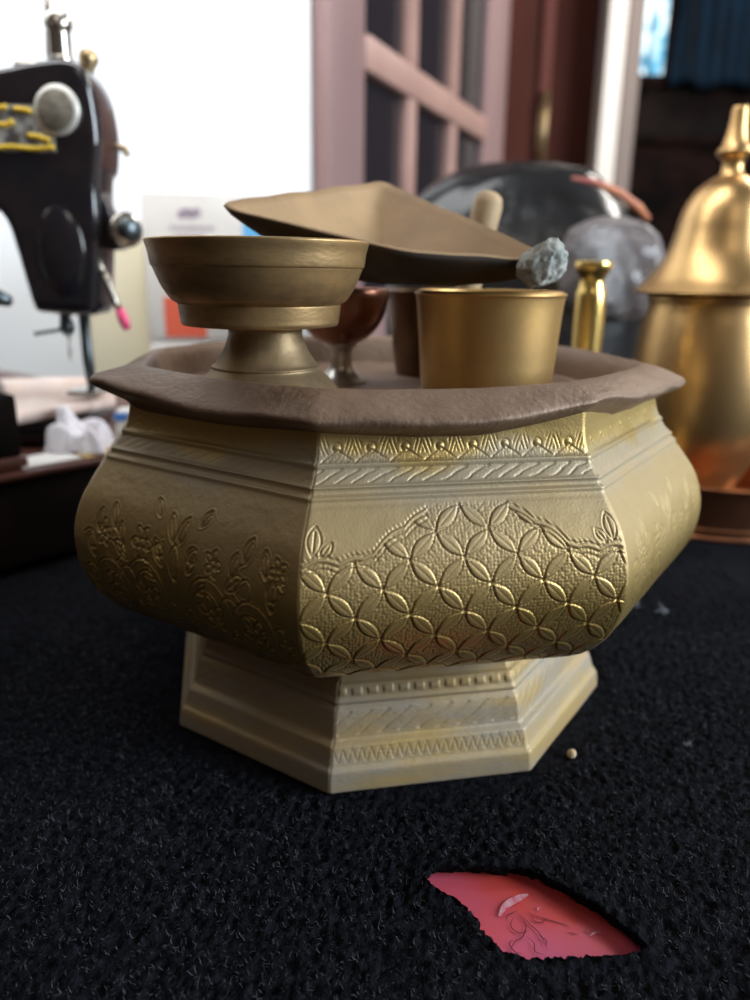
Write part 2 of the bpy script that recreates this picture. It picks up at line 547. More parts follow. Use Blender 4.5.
# ------------------------------------------------------------------ carpet with its torn hole, the red plastic sheet under it
HOLE = [(.0150, .1735), (.0190, .1775), (.0275, .1782), (.036, .1782), (.043, .1770), (.049, .1744), (.0545, .1700), (.0600, .1645), (.0652, .1580), (.0685, .1520),
        (.0645, .1497), (.0565, .1490), (.0500, .1484), (.0428, .1477), (.0375, .1482), (.0325, .1500), (.0295, .1545), (.0275, .1598), (.0240, .1650), (.0190, .1690)]
hp = catmull(HOLE + [HOLE[0]], 14)[:-1]
ang = np.arctan2(hp[:, 1] - .164, hp[:, 0] - .043)
wig = .0007 * vnoise(hp[:, 0] * 900, hp[:, 1] * 900) + .0004 * vnoise(hp[:, 0] * 2200, hp[:, 1] * 2200)
hp = hp + wig[:, None] * np.stack([np.cos(ang), np.sin(ang)], 1)


def axis(a, b, c, d, fine, coarse):
    """coarse a..b, fine b..c, coarse c..d"""
    return np.unique(np.round(np.concatenate([np.arange(a, b, coarse), np.arange(b, c, fine), np.arange(c, d + coarse, coarse)]), 6))


gx = axis(-.60, -.16, .20, .90, .0008, .008)
gy = axis(-.10, .118, .36, 1.45, .0008, .008)
X, Y = np.meshgrid(gx, gy)


def carpet_h(X, Y):
    a = R(-14)
    u = (X * math.cos(a) + Y * math.sin(a)); v = (-X * math.sin(a) + Y * math.cos(a))
    u = u + .0016 * fbm(X * 160, Y * 160, 2.)
    v = v + .0016 * fbm(X * 160, Y * 160, 7.)
    w = worley(u / .0036, v / .0028)
    h = -.0010 * np.clip(w, 0, 1) ** 1.3
    h += -.0007 * worley(u / .0015 + 30, v / .0015)
    h += .0009 * vnoise(X * 900, Y * 900, 1.)
    h += .0012 * fbm(X * 25, Y * 25, 4.)
    return h + .0002


Z = carpet_h(X, Y)
under = np.clip((.0945 - np.hypot(X - CB.x, Y - CB.y)) / .003, 0, 1)
Z = Z * (1 - under) + np.minimum(Z, -.0004) * under
# the torn lip stands up a little
inside = np.zeros(X.shape, bool)
m_ = (X > .01) & (X < .073) & (Y > .143) & (Y < .185)
px_, py_ = X[m_], Y[m_]
ins = np.zeros(px_.shape, bool)
for i in range(len(hp)):
    x1, y1 = hp[i]; x2, y2 = hp[(i + 1) % len(hp)]
    c = ((y1 > py_) != (y2 > py_)) & (px_ < (x2 - x1) * (py_ - y1) / (y2 - y1 + 1e-12) + x1)
    ins ^= c
inside[m_] = ins
dist = np.full(X.shape, .05)
d2 = np.hypot(px_[:, None] - hp[None, :, 0], py_[:, None] - hp[None, :, 1])
near = d2.argmin(1)
dist[m_] = d2.min(1)
Z += .0008 * np.exp(-(dist / .005) ** 2) * (~inside)
Xs, Ys = X[m_].copy(), Y[m_].copy()
Xs[ins] = hp[near[ins], 0]; Ys[ins] = hp[near[ins], 1]
X[m_], Y[m_] = Xs, Ys
nv, nu = X.shape
idx = np.arange(nv * nu).reshape(nv, nu)
q = np.stack([idx[:-1, :-1], idx[:-1, 1:], idx[1:, 1:], idx[1:, :-1]], -1).reshape(-1, 4)
q = q[~inside.ravel()[q].all(1)]
V = np.stack([X, Y, Z], -1).reshape(-1, 3)
nb = len(hp)
zt = .0012
wall_top = np.column_stack([hp, np.full(nb, zt - .0004)])
wall_mid = np.column_stack([np.array([.043, .1635]) + (hp - np.array([.043, .1635])) * 1.04, np.full(nb, -.0014)]) + np.column_stack([.0004 * np.cos(ang * 9), .0004 * np.sin(ang * 11), 0 * ang])
HC = np.array([.043, .1635])
wall_bot = np.column_stack([HC + (hp - HC) * 1.12, np.full(nb, -.0034)])
o0 = len(V)
V = np.vstack([V, wall_top, wall_mid, wall_bot])
i_ = np.arange(nb); j_ = (i_ + 1) % nb
q = np.vstack([q, np.stack([o0 + i_, o0 + j_, o0 + nb + j_, o0 + nb + i_], 1), np.stack([o0 + nb + i_, o0 + nb + j_, o0 + 2 * nb + j_, o0 + 2 * nb + i_], 1)])
# outer skirt down to the floor
rim_loop = np.concatenate([idx[0, :], idx[1:, -1], idx[-1, -2::-1], idx[-2:0:-1, 0]])
ob = len(V)
V = np.vstack([V, np.column_stack([V[rim_loop][:, :2], np.full(len(rim_loop), -.0060)])])
k_ = np.arange(len(rim_loop)); k2 = (k_ + 1) % len(rim_loop)
q = np.vstack([q, np.stack([rim_loop[k_], ob + k_, ob + k2, rim_loop[k2]], 1)])
me = bpy.data.meshes.new('carpet'); fast_mesh(me, V, q)
used = np.zeros(len(V), bool); used[q.ravel()] = True
carpet = obj('carpet', me, M['carpet'])
bmx = bmesh.new(); bmx.from_mesh(me)
bmesh.ops.delete(bmx, geom=[v for v in bmx.verts if not v.link_faces], context='VERTS')
bmx.to_mesh(me); bmx.free()
tag(carpet, 'black knitted carpet with a leaf-shaped hole torn in it', 'carpet')


def hairs(n, region, lmin, lmax, wid, zfun, keep):
    P = np.column_stack([rng.uniform(region[0], region[1], n), rng.uniform(region[2], region[3], n)])
    P = P[keep(P)]
    n = len(P)
    z = zfun(P[:, 0], P[:, 1])
    a = rng.uniform(0, 2 * np.pi, n); l = rng.uniform(lmin, lmax, n)
    el = rng.uniform(.1, 1.0, n)
    d = np.column_stack([np.cos(a) * np.cos(el), np.sin(a) * np.cos(el), np.sin(el)]) * l[:, None]
    s = np.column_stack([-np.sin(a), np.cos(a), 0 * a]) * wid
    b0 = np.column_stack([P, z - .0003])
    curl = np.column_stack([-np.sin(a), np.cos(a), -.5 + 0 * a]) * (l * rng.uniform(-.4, .4, n))[:, None]
    mid = b0 + d * .55
    tip = b0 + d * .9 + curl
    V = np.stack([b0 - s, b0 + s, mid + s, mid - s, tip + s * .5, tip - s * .5], 1).reshape(-1, 3)
    k = np.arange(n) * 6
    F = np.vstack([np.stack([k, k + 1, k + 2, k + 3], 1), np.stack([k + 3, k + 2, k + 4, k + 5], 1)])
    me = bpy.data.meshes.new('fuzz'); fast_mesh(me, V, F)
    return me


def not_hole(P):
    ok = np.ones(len(P), bool)
    ins = np.zeros(len(P), bool)
    for i in range(nb):
        x1, y1 = hp[i]; x2, y2 = hp[(i + 1) % nb]
        ins ^= ((y1 > P[:, 1]) != (y2 > P[:, 1])) & (P[:, 0] < (x2 - x1) * (P[:, 1] - y1) / (y2 - y1 + 1e-12) + x1)
    lx, ly = P[:, 0] - CB.x, P[:, 1] - CB.y
    return ok & ~ins & (np.hypot(lx, ly) > .0935)


fz = obj('pile_fuzz', hairs(52000, (-.15, .19, .118, .33), .0008, .0022, .00006, carpet_h, not_hole), M['fuzz'], carpet)
fz['kind'] = 'stuff'; fz['label'] = 'fine grey fibres standing out of the carpet pile'

sheet = thing('plastic_sheet', (.043, .162, -.0036), 'red and pink floral plastic sheet showing through the carpet hole', 'sheet')
bm = bmesh.new()
bmesh.ops.create_grid(bm, x_segments=40, y_segments=30, size=1)
for v in bm.verts:
    v.co = Vector((v.co.x * .062, v.co.y * .045, .0001 * math.sin(v.co.x * 14 + v.co.y * 9) + .0001 * math.cos(v.co.y * 23)))
obj('sheet', bm, M['pinksheet'], sheet)


def smear(bm, pts, w, z=.00045, n=None):
    p = catmull(pts, 8)
    prev = None
    for i, (x, y) in enumerate(p):
        a = p[min(i + 1, len(p) - 1)] - p[max(i - 1, 0)]
        a = a / (np.hypot(*a) + 1e-9)
        t = i / (len(p) - 1)
        ww = w * (.25 + .75 * math.sin(math.pi * min(max(t, .02), .98)))
        L_ = [bm.verts.new((x - a[1] * ww, y + a[0] * ww, z)), bm.verts.new((x + a[1] * ww, y - a[0] * ww, z))]
        if prev:
            bm.faces.new((prev[0], prev[1], L_[1], L_[0]))
        prev = L_


bm = bmesh.new()
S = .001
for pts in ([(-4, 4), (-2, 0), (-3.5, -4), (-6, -6), (-7.5, -8.5)], [(-3, 3.5), (-1, 0), (1, -3), (2.2, -8)], [(-5, 2), (-6, -1), (-4, -3), (-1.5, -2)], [(-1, 4), (1.5, 2.5), (4, 1.5), (8, 0), (9.5, -1)],
            [(0, 3), (.5, 1), (2.5, .5), (3.5, 2)], [(-6.5, -5), (-7.3, -6.5), (-6.2, -8.8), (-4.6, -9.2)], [(-2.5, -4), (-1, -6), (-1.2, -8.5), (.8, -9.5)], [(.5, -3.5), (2.2, -5), (2, -7)], [(-7, 1), (-6.4, 2.5), (-5, 3.4), (-3.4, 4.4)],
            [(8.5, -2.5), (11, -3.2)], [(12.5, -2), (14, -3)]):
    smear(bm, [(x * S, y * S) for x, y in pts], .00014)
obj('flower_outline', bm, M['sheet_line'], sheet)
bm = bmesh.new()
smear(bm, [(-.0085, .0025), (-.0060, .0062), (-.0020, .0088), (.0005, .0100)], .0011)
smear(bm, [(.014, -.0035), (.0155, -.0025), (.017, -.0022)], .0003)
smear(bm, [(.0020, .0045), (.0024, .0052), (.003, .0056)], .0003)
obj('scuff', bm, M['sheet_white'], sheet)

bm = bmesh.new(); bmesh.ops.create_icosphere(bm, subdivisions=3, radius=.00155)
for v in bm.verts:
    k = 1 + .25 * float(fbm(np.array(v.co.x * 900), np.array(v.co.y * 900), v.co.z * 900))
    v.co = Vector((v.co.x * k, v.co.y * k * .85, v.co.z * k * 1.15))
o = obj('crumb', bm, M['crumb']); o.location = (.0692, .2305, .0011)
tag(o, 'tan crumb on the black carpet beside the bowl foot', 'crumb')


def lint_mesh(nf=14, size=.0016):
    bm = bmesh.new()
    for i in range(nf):
        p = Vector((random.gauss(0, size * .4), random.gauss(0, size * .4), random.uniform(0, size * .5)))
        pts = [p]
        d = Vector((random.gauss(0, 1), random.gauss(0, 1), random.gauss(0, .3))).normalized()
        for k in range(4):
            d = (d + Vector((random.gauss(0, .6), random.gauss(0, .6), random.gauss(0, .3)))).normalized()
            pts.append(pts[-1] + d * size * .35)
        tube(bm, pts, .00008, 4)
    return bm


for (x, y, s, lab) in ((.132, .3585, 1.5, 'pale lint fluff on the carpet right of the bowl, the farther of two'), (.1435, .3500, 1.6, 'pale lint fluff on the carpet right of the bowl, the nearer of two'),
                       (.112, .2380, .7, 'tiny lint speck on the carpet far right of the tan crumb')):
    o = obj('lint', lint_mesh(), M['lint']); o.location = (x, y, .0006); o.scale = (s, s, s)
    tag(o, lab, 'lint')

# ------------------------------------------------------------------ the octagonal bowl
AZ0 = R(213.9)
C8 = math.cos(R(22.5))
T8 = math.tan(R(22.5))
bowl = thing('octagonal_bowl', CB, 'large octagonal engraved brass bowl with a flared foot and brown warped rim', 'bowl')

BODY = [(74.0, 37), (77, 38.2), (85, 40.6), (95, 45.0), (106, 51.3), (113.5, 59.0), (117.6, 67.4), (119, 75.6), (118.2, 83.5), (115.3, 91.5), (110.6, 98.2), (107.8, 101.7), (107.5, 102.5), (107.3, 103.3), (106.0, 103.9), (105.6, 104.9), (105.7, 105.7), (104.4, 106.4), (102.0, 109.2), (101.8, 110.2), (101.6, 111.0), (100.4, 111.9), (99.2, 115), (98.6, 118), (98.4, 120), (98.2, 124.6)]
FOOT = [(89.0, 0), (89.1, 1), (88.4, 6.4), (87.2, 7.8), (86.6, 9.0), (85.2, 13.4), (84.6, 14.2), (82.8, 15.4), (82.4, 16.4), (81.4, 21.0), (80.2, 24.2), (78.9, 25.6), (79.1, 26.8), (78.2, 28.0), (77.0, 31.4), (75.3, 32.7), (74.0, 35.2), (73.4, 38)]


def seg_dist(px, py, pts):
    d = np.full(px.shape, 1e9)
    lo = pts.min(0) - 2; hi = pts.max(0) + 2
    m = (px > lo[0]) & (px < hi[0]) & (py > lo[1]) & (py < hi[1])
    if not m.any():
        return d
    x, y = px[m], py[m]
    dd = np.full(x.shape, 1e9)
    for a, b in zip(pts[:-1], pts[1:]):
        v = b - a
        t = np.clip(((x - a[0]) * v[0] + (y - a[1]) * v[1]) / (v @ v + 1e-9), 0, 1)
        dd = np.minimum(dd, np.hypot(x - a[0] - t * v[0], y - a[1] - t * v[1]))
    d[m] = dd
    return d


def spiral(cx, cy, r0, r1, a0, turns):
    t = np.linspace(0, 1, max(10, int(abs(turns) * 18)))
    r = r0 + (r1 - r0) * t
    a = R(a0) + turns * 2 * np.pi * t
    return np.stack([cx + r * np.cos(a), cy + r * np.sin(a)], 1)


def leafc(cx, cy, L, w, a):
    t = np.linspace(0, 1, 10)
    s = w * np.sin(np.pi * t) ** .8
    out = []
    for sg in (1, -1, 0):
        x = L * t; y = sg * s
        if sg == 0:
            x = L * (.1 + .7 * t)
        out.append(np.stack([cx + x * math.cos(R(a)) - y * math.sin(R(a)), cy + x * math.sin(R(a)) + y * math.cos(R(a))], 1))
    return out


def flower(cx, cy, r, n=5, a0=0):
    out = [spiral(cx, cy, r * .25, r * .25, 0, 1)]
    for k in range(n):
        out += leafc(cx + .25 * r * math.cos(R(a0 + 360 * k / n)), cy + .25 * r * math.sin(R(a0 + 360 * k / n)), r * .8, r * .28, a0 + 360 * k / n)[:2]
    return out


def vines():
    c = []
    for sx in (-1, 1):
        k = []
        k.append(spiral(13, 19, 8.5, 8.5, 200, -.62)); k.append(spiral(13, 19, 7.3, 1.5, 195, -1.0))
        k.append(spiral(29, 17, 8.0, 8.0, 250, -.75)); k.append(spiral(29, 17, 6.9, 2.0, 250, -1.0))
        k += [catmull([(0, 3), (6, 6), (12, 7.5), (20, 7), (27, 6), (36, 9)], 6), catmull([(0, 5), (6, 8), (13, 9.5), (20, 8.8), (27, 7.8), (35, 10.5)], 6)]
        k += flower(13, 18.5, 5, 5, 20) + flower(29, 17, 4.6, 5, 50)
        k += leafc(5, 27, 7, 1.8, 60) + leafc(20, 26, 7, 1.6, 35) + leafc(22, 29, 6, 1.5, 75) + leafc(36, 24, 7, 1.7, 80) + leafc(38, 12, 6, 1.5, 20)
        k += leafc(8, 2.5, 6, 1.3, -12) + leafc(17, 1.5, 6, 1.3, 8) + leafc(26, 1.8, 6, 1.3, -6) + leafc(35, 3, 6, 1.3, 15)
        k += [spiral(21, 21, 3.4, 3.4, 10, .55), spiral(4, 15, 3, 1, 90, .9), spiral(37, 28, 3.6, 1.2, 30, .8)]
        c += [np.column_stack([sx * p[:, 0], p[:, 1]]) for p in k]
    c += leafc(0, 24, 9, 2.2, 90) + leafc(1, 33, 7, 1.6, 70) + leafc(-1, 33, 7, 1.6, 110) + [catmull([(0, 2), (.6, 10), (-.4, 18), (0, 25)], 6)]
    c += flower(-14, 31, 4.2, 6) + flower(15, 31, 3.2, 5)
    for sx in (-1, 1):
        c += leafc(sx * 26, 33, 6, 1.5, 90 - sx * 20) + leafc(sx * 8, 38, 5, 1.2, 90 - sx * 35) + leafc(sx * 34, 31, 6, 1.4, 90 + sx * 10)
        c += [spiral(sx * 27, 28, 5, 1.4, 90, sx * 1.1), spiral(sx * 39, 19, 3.4, 1, 0, -sx * 1.2), spiral(sx * 7, 31, 2.6, .8, 40, sx * 1.0)]
        c += leafc(sx * 18, 12, 5, 1.3, 90 - sx * 60) + leafc(sx * 33, 13, 5, 1.3, 90 + sx * 30) + leafc(sx * 9, 23, 4.5, 1.2, 90 - sx * 50)
    c += flower(-31, 31, 3.4, 5, 15) + flower(38, 33, 3.0, 5, 40)
    return c


VINES = [np.asarray(c) * np.array([1.0, 1.28]) for c in vines()]


def groove(d, w, depth):
    return -depth * np.exp(-(d / w) ** 2) + .35 * depth * np.exp(-((d - 2 * w) / w) ** 2)


def relief_lattice(x, s, hw, stop):
    """x lateral mm, s arc mm from the panel bottom, stop = arc length at panel top"""
    cell = 10.4
    p = (x + s) / math.sqrt(2) + .25 * fbm(x * .12, s * .12, 3.); q_ = (x - s) / math.sqrt(2) + 2.0 + .25 * fbm(x * .12, s * .12, 9.)
    h = np.full(x.shape, -.16)
    h = h + .30 * (.5 - worley(x / .95, s / .95))
    for a, b in ((p, q_), (q_, p)):
        db = (b / cell - np.round(b / cell)) * cell
        fa = np.clip((a / cell - np.floor(a / cell) - .05) / .90, 0, 1)
        w = 1.80 * np.sin(np.pi * np.clip(fa, 0, 1)) ** .85
        e = np.abs(db) - w
        inl = e < 0
        body = .10 + .08 * (1 - np.clip(np.abs(db) / (w + 1e-3), 0, 1)) - .16 * np.exp(-(db / .22) ** 2) * (fa > .14) * (fa < .86)
        h = np.where(inl, body, h)
        h = h - .26 * np.exp(-((e - .08) / .22) ** 2)
    ax = np.abs(x - 1.2)
    lob = 1.4 * np.abs(np.sin(ax * np.pi / 9.0))
    bnd = stop - 1.5 - np.clip((ax - 11.5) * .74, 0, 13.5) + lob * np.clip((ax - 12) / 6, 0, 1) - 1.2
    bnd = np.where(ax < 11.5, 1e3, bnd)
    e = bnd - s
    outside = e < 0
    plain = .10 + .03 * fbm(x * .3, s * .3, 5.)
    fringe = .10 * np.sin(x * 4.2 + s * 3.) * np.exp(-((e + 2.0) / .7) ** 2)
    h = np.where(outside, plain + fringe, h)
    for off, dep in ((0, .36), (-1.25, .26), (1.2, .30)):
        h = h - dep * np.exp(-((e * .77 + off) / .24) ** 2) * (ax > 11)
    lf = np.full(x.shape, 1e9)
    for sx in (-1, 1):
        for c in leafc(sx * 41.5, stop - 13, 8, 1.8, 90 + sx * 10) + leafc(sx * 39.5, stop - 13.5, 5, 1.2, 90 + sx * 40):
            lf = np.minimum(lf, seg_dist(x, s, c))
    h = h + groove(lf, .26, .28)
    return h


_vd = {}


def relief_vine(x, s, depth):
    d = np.full(x.shape, 1e9)
    for c in VINES:
        d = np.minimum(d, seg_dist(x, s, np.asarray(c)))
    h = groove(d, .28, .40) + .04 * fbm(x * .5, s * .5, 2.)
    hatch = np.clip(1 - np.abs(d - 1.0) / .7, 0, 1) * (np.sin(x * 7 + s * 3) > .4) * -.10
    return (h + hatch) * depth


def relief_bands(x, z, hw, foot):
    h = np.zeros(x.shape)
    if not foot:
        # row of tongues with stippled spaces under the lip, then slanting strokes
        t = np.clip((z - 111.2) / 3.2, 0, 1)
        u = (x / 9.4 + .04 * fbm(x * .15, z * 0, 4.)) % 1 - .5
        on = (z > 111.1) & (z < 118.2)
        tri = np.abs(np.abs(u) * 2 - (1 - t)) * 4.2
        h += np.where(on & (z < 114.4), -.26 * np.exp(-(tri / .35) ** 2), 0)
        h += np.where(on & (z < 114.4) & (np.abs(u) * 2 < (1 - t)), .22 * (.5 - worley(x / .8, z / .8)) - .08, 0)
        dot = np.hypot(u * 9.4, z - 114.8)
        h += np.where(on, .30 * np.clip(1.1 - dot, 0, 1) - .16 * np.exp(-((dot - 1.2) / .3) ** 2), 0)
        v5 = np.abs(u) - .5
        h += np.where(on & (z > 113.0) & (np.abs(v5) < .26), -.18 * np.clip(np.sin((x + np.sign(u) * -.35 * (z - 113.5)) * 5.6 + 2 * fbm(x * .2, z * .2, 8.)) * 2 - .6, 0, 1) * np.clip((118 - z) / 2, 0, 1), 0)
        on = (z > 106.3) & (z < 109.7)
        st = np.sin((x - 1.3 * (z - 106.4) * 1.6) * 2 * np.pi / 5.0 + 2.2 * fbm(x * .2, z * .3, 1.))
        h += np.where(on, -.26 * np.clip((st - .72) * 4, 0, 1) + .06 * (st < 0) * worley(x / .8, z / .8), 0)
    else:
        on = (z > 28.2) & (z < 31.4)
        bu = np.abs((x / 5.2 - np.floor(x / 5.2)) - .5)
        h += np.where(on, .40 * np.clip((.36 - bu) * 8, 0, 1) * np.clip(1.5 - np.abs(z - 29.8), 0, 1), 0)
        on = (z > 16.8) & (z < 24.2)
        st = np.sin((x - 1.5 * (z - 16)) * 2 * np.pi / 6.6 + .9 * fbm(x * .15, z * .3, 6.))
        h += np.where(on, -.26 * np.clip((st - .7) * 4, 0, 1) + .10 * (st < .2) * (.5 - worley(x / .9, z / .9)), 0)
        on = (z > 9.2) & (z < 13.6)
        u = (x / 3.1 - np.floor(x / 3.1)) - .5
        h += np.where(on, -.14 * np.exp(-((np.abs(u) * 3.1 - (13.6 - z) * .32) / .3) ** 2), 0)
    return h


def oct_part(prof_mm, foot, res):
    """eight panels swept along a profile of ridge radii; relief is real displacement"""
    prof = catmull(prof_mm, 10)
    allV, allF, off = [], [], 0
    for k in range(8):
        fine = res[k]
        seg = np.hypot(*np.diff(prof * np.array([C8, 1]), axis=0).T)
        S_ = np.concatenate([[0], np.cumsum(seg)])
        ns = max(30, int(S_[-1] / fine)); nuu = max(16, int(90 / fine))
        s = np.linspace(0, S_[-1], ns)
        rr = np.interp(s, S_, prof[:, 0]); zz = np.interp(s, S_, prof[:, 1])
        am = rr * C8
        da, dz = np.gradient(am, s), np.gradient(zz, s)
        ln = np.hypot(da, dz) + 1e-9
        nr, nz = dz / ln, -da / ln
        u = np.linspace(-1, 1, nuu)
        U, SS = np.meshgrid(u, s)
        HW = (am * T8)[:, None]
        x = U * HW
        ZZ = zz[:, None] + 0 * U
        edge = np.clip((HW - np.abs(x)) / 1.1, 0, 1)
        h = np.zeros(x.shape)
        if fine < 1.0:
            if not foot:
                s0 = np.interp(48.6, prof[:, 1], S_); s1 = np.interp(101.2, prof[:, 1], S_)
                inb = (SS > s0) & (SS < s1)
                if k == 1:
                    hh = relief_lattice(x, SS - s0, HW, s1 - s0)
                else:
                    hh = relief_vine(x, SS - s0, {0: 2.0, 2: .5}.get(k, .6))
                h = np.where(inb, hh * np.clip((SS - s0) / 1.5, 0, 1) * np.clip((s1 - SS) / 1.0, 0, 1), 0)
            h = h + relief_bands(x, ZZ, HW, foot) * ({0: .40, 1: 1, 2: .5}.get(k, .6))
        h = h * edge
        # rounded arris
        h = h - .28 * np.clip(1 - (HW - np.abs(x)) / .8, 0, 1) ** 2
        az = AZ0 + R(45) * k + R(22.5)
        nx, ny = math.cos(az), math.sin(az)
        tx, ty = -math.sin(az), math.cos(az)
        A = am[:, None] + nr[:, None] * h
        Xw = nx * A + tx * x; Yw = ny * A + ty * x; Zw = ZZ + nz[:, None] * h
        # hand-beaten unevenness, the same function on every panel so the arrises meet
        wv = .45 * fbm(Xw * .022, Yw * .022, Zw * .03) + .16 * fbm(Xw * .12, Yw * .12, Zw * .12)
        rad = np.hypot(Xw, Yw)
        Xw, Yw = Xw * (1 + wv / rad), Yw * (1 + wv / rad)
        P = np.stack([Xw, Yw, Zw], -1) * .001
        idx = np.arange(ns * nuu).reshape(ns, nuu) + off
        F = np.stack([idx[:-1, :-1], idx[:-1, 1:], idx[1:, 1:], idx[1:, :-1]], -1).reshape(-1, 4)
        allV.append(P.reshape(-1, 3)); allF.append(F); off += ns * nuu
    me = bpy.data.meshes.new('panels'); fast_mesh(me, np.vstack(allV), np.vstack(allF))
    return me


FINE = [.34, .27, .45, 1.2, 1.4, 1.4, 1.4, 1.2]
obj('body', oct_part(BODY, False, FINE), M['brass'], bowl)
ft = obj('foot', oct_part(FOOT, True, [.5, .34, .5, 1.2, 1.4, 1.4, 1.4, 1.2]), M['brass_foot'], bowl)
ft['label'] = 'flared dusty foot with bands of slanting strokes'


def rim_mesh():
    sec = [(96.2, 116.5), (98.6, 118.4), (101.5, 119.6), (104.6, 120.9), (106.2, 121.9), (106.7, 123.0), (105.9, 124.3), (103, 126.0), (98.5, 128.2), (95.4, 129.3), (93.2, 129.7), (91.6, 129.1), (90.3, 127.2), (89.4, 124), (88.8, 119.5), (88.6, 117.6), (86.5, 117.0), (70, 117.0), (30, 117.0), (.01, 117.0)]
    n = 400
    phi = np.linspace(0, 2 * np.pi, n, endpoint=False)
    loc = (phi - AZ0 + R(22.5)) % R(45) - R(22.5)          # angle from the nearest ridge
    octr = C8 / np.cos(R(22.5) - np.abs(loc))
    shp = .62 * octr + .38 * .966

    def bump_at(k, w):
        d = (phi - (AZ0 + R(45) * k) + np.pi) % (2 * np.pi) - np.pi
        return np.exp(-(d / R(w)) ** 2)
    dr = 4.2 * bump_at(0, 10) - 4.2 * bump_at(2, 13) + 2.8 * bump_at(3, 9) + .2 * bump_at(1, 15) + 1.6 * bump_at(4, 9) + 1.6 * bump_at(7, 9) + .5 * np.sin(phi * 5 + 1)
    dz = 3.8 * bump_at(0, 12) - 1.8 * bump_at(7, 14) + .8 * bump_at(3, 9) + 3.6 * bump_at(2.05, 15) - 1.0 * bump_at(1.4, 14) + 1.0 * bump_at(2.7, 12) + .5 * bump_at(.85, 8) - .4 * bump_at(.5, 13) + .35 * np.sin(phi * 7)
    rows = []
    for r, z in catmull(sec[:16], 4).tolist() + sec[16:]:
        w = np.clip((r - 88) / 18, 0, 1)
        out = 1 if z > 117.2 else 0
        rr = r * shp + dr * w + .35 * vnoise(phi * 9, phi * 0 + z * .4) * w
        zz = z + dz * w ** 1.3 * out + .35 * vnoise(phi * 14, phi * 0 + z * .3, 3.) * w
        rows.append(np.stack([rr * np.cos(phi), rr * np.sin(phi), zz], -1))
    return grid_mesh(np.array(rows) * .001, True)


o = obj('rim', rim_mesh(), M['rim'], bowl)
o['label'] = 'brown oxidised lip with a bent, wavy edge'


# ------------------------------------------------------------------ cups inside the bowl (tray floor at z = .117)
ZF = .1172
t = thing('footed_cup', (-.0363, .245, ZF), 'wide brass cup on a flared foot at the left front inside the octagonal bowl', 'cup')
mm = lambda L_: [(r * .001, z * .001) for r, z in L_]
obj('cup_bowl', lathe(mm([(.01, 26.6), (14, 26.4), (22.4, 26.5), (24.0, 27.2), (24.3, 29), (24.7, 32.4), (24.9, 33.1), (26.8, 34.4), (29.3, 38.2), (31.2, 42.8), (31.5, 43.6), (32.0, 44.2), (32.6, 48), (33.3, 50.4), (33.3, 51.1), (32.6, 51.4), (31.6, 50.4), (30.5, 45), (28.7, 40), (25, 36), (18, 33.5), (.01, 33)]), 96, 5, .002, 1), M['cup_old'], t)
obj('cup_foot', lathe(mm([(.01, 0), (23.0, 0), (23.5, .8), (23.2, 4.5), (22.2, 7.4), (19.4, 10.6), (16.8, 13.2), (16.9, 14.0), (15.6, 15.2), (13.2, 19), (11.8, 22.5), (11.4, 25.0), (12.2, 26.6), (.01, 26.7)]), 80, 5, .003, 2), M['cup_foot'], t).location = (.0014, 0, 0)

t = thing('straight_cup', (.0408, .290, ZF), 'smooth golden straight-sided cup under the right end of the tilted dish', 'cup')
obj('cup_body', lathe(mm([(.01, 0), (22.6, 0), (23.8, .8), (24.3, 4), (25.2, 16), (26.2, 29), (26.9, 34.6), (27.4, 35.5), (27.3, 36.2), (26.4, 36.2), (25.4, 34.8), (23.6, 12), (22, 3.5), (.01, 3)]), 96, 5, .002, 4), M['cup_gold'], t)

t = thing('dark_cup', (.0235, .342, ZF), 'dark bronze straight cup behind the golden cup', 'cup')
obj('cup_body', lathe(mm([(.01, 0), (14.6, 0), (15.4, .8), (17.0, 14), (19.2, 30), (20.2, 34.6), (20.0, 35.2), (19.0, 34.6), (16, 16), (14, 3.5), (.01, 3)]), 64, 5), M['cup_dark'], t)

t = thing('small_goblet', (-.0145, .312, ZF), 'small reddish bronze goblet with a pale stem behind the footed cup', 'cup')
obj('cup_bowl', lathe(mm([(.01, 15), (6, 15.4), (11, 18), (16, 24), (18.6, 32), (18.9, 36), (18.2, 36.2), (17.4, 32), (14.5, 24), (9, 19), (.01, 18)]), 64, 5), M['cup_red'], t)
o = obj('stem', lathe(mm([(.01, 0), (9.5, 0), (9.6, .8), (7.2, 2.4), (4.8, 5.5), (4.2, 9), (4.6, 12.6), (6.5, 15.6), (.01, 15.6)]), 48, 5), M['silver'], t)
o['label'] = 'pale tinned stem and foot'

t = thing('wooden_pestle', (.0330, .3485, ZF + .0036), 'short tan wooden pestle with its rounded end rising behind the tilted dish', 'pestle')
bm = bmesh.new()
A_, B_ = Vector((0, 0, 0)), Vector((.0146, .0045, .0725))
tube(bm, [A_ + (B_ - A_) * k for k in (0, .03, .12, .5, .8, .93, .975, 1)], [.0032, .0045, .0050, .0054, .0062, .0064, .0056, .0030], 24)
obj('pestle_shaft', bm, M['wood_pale'], t)


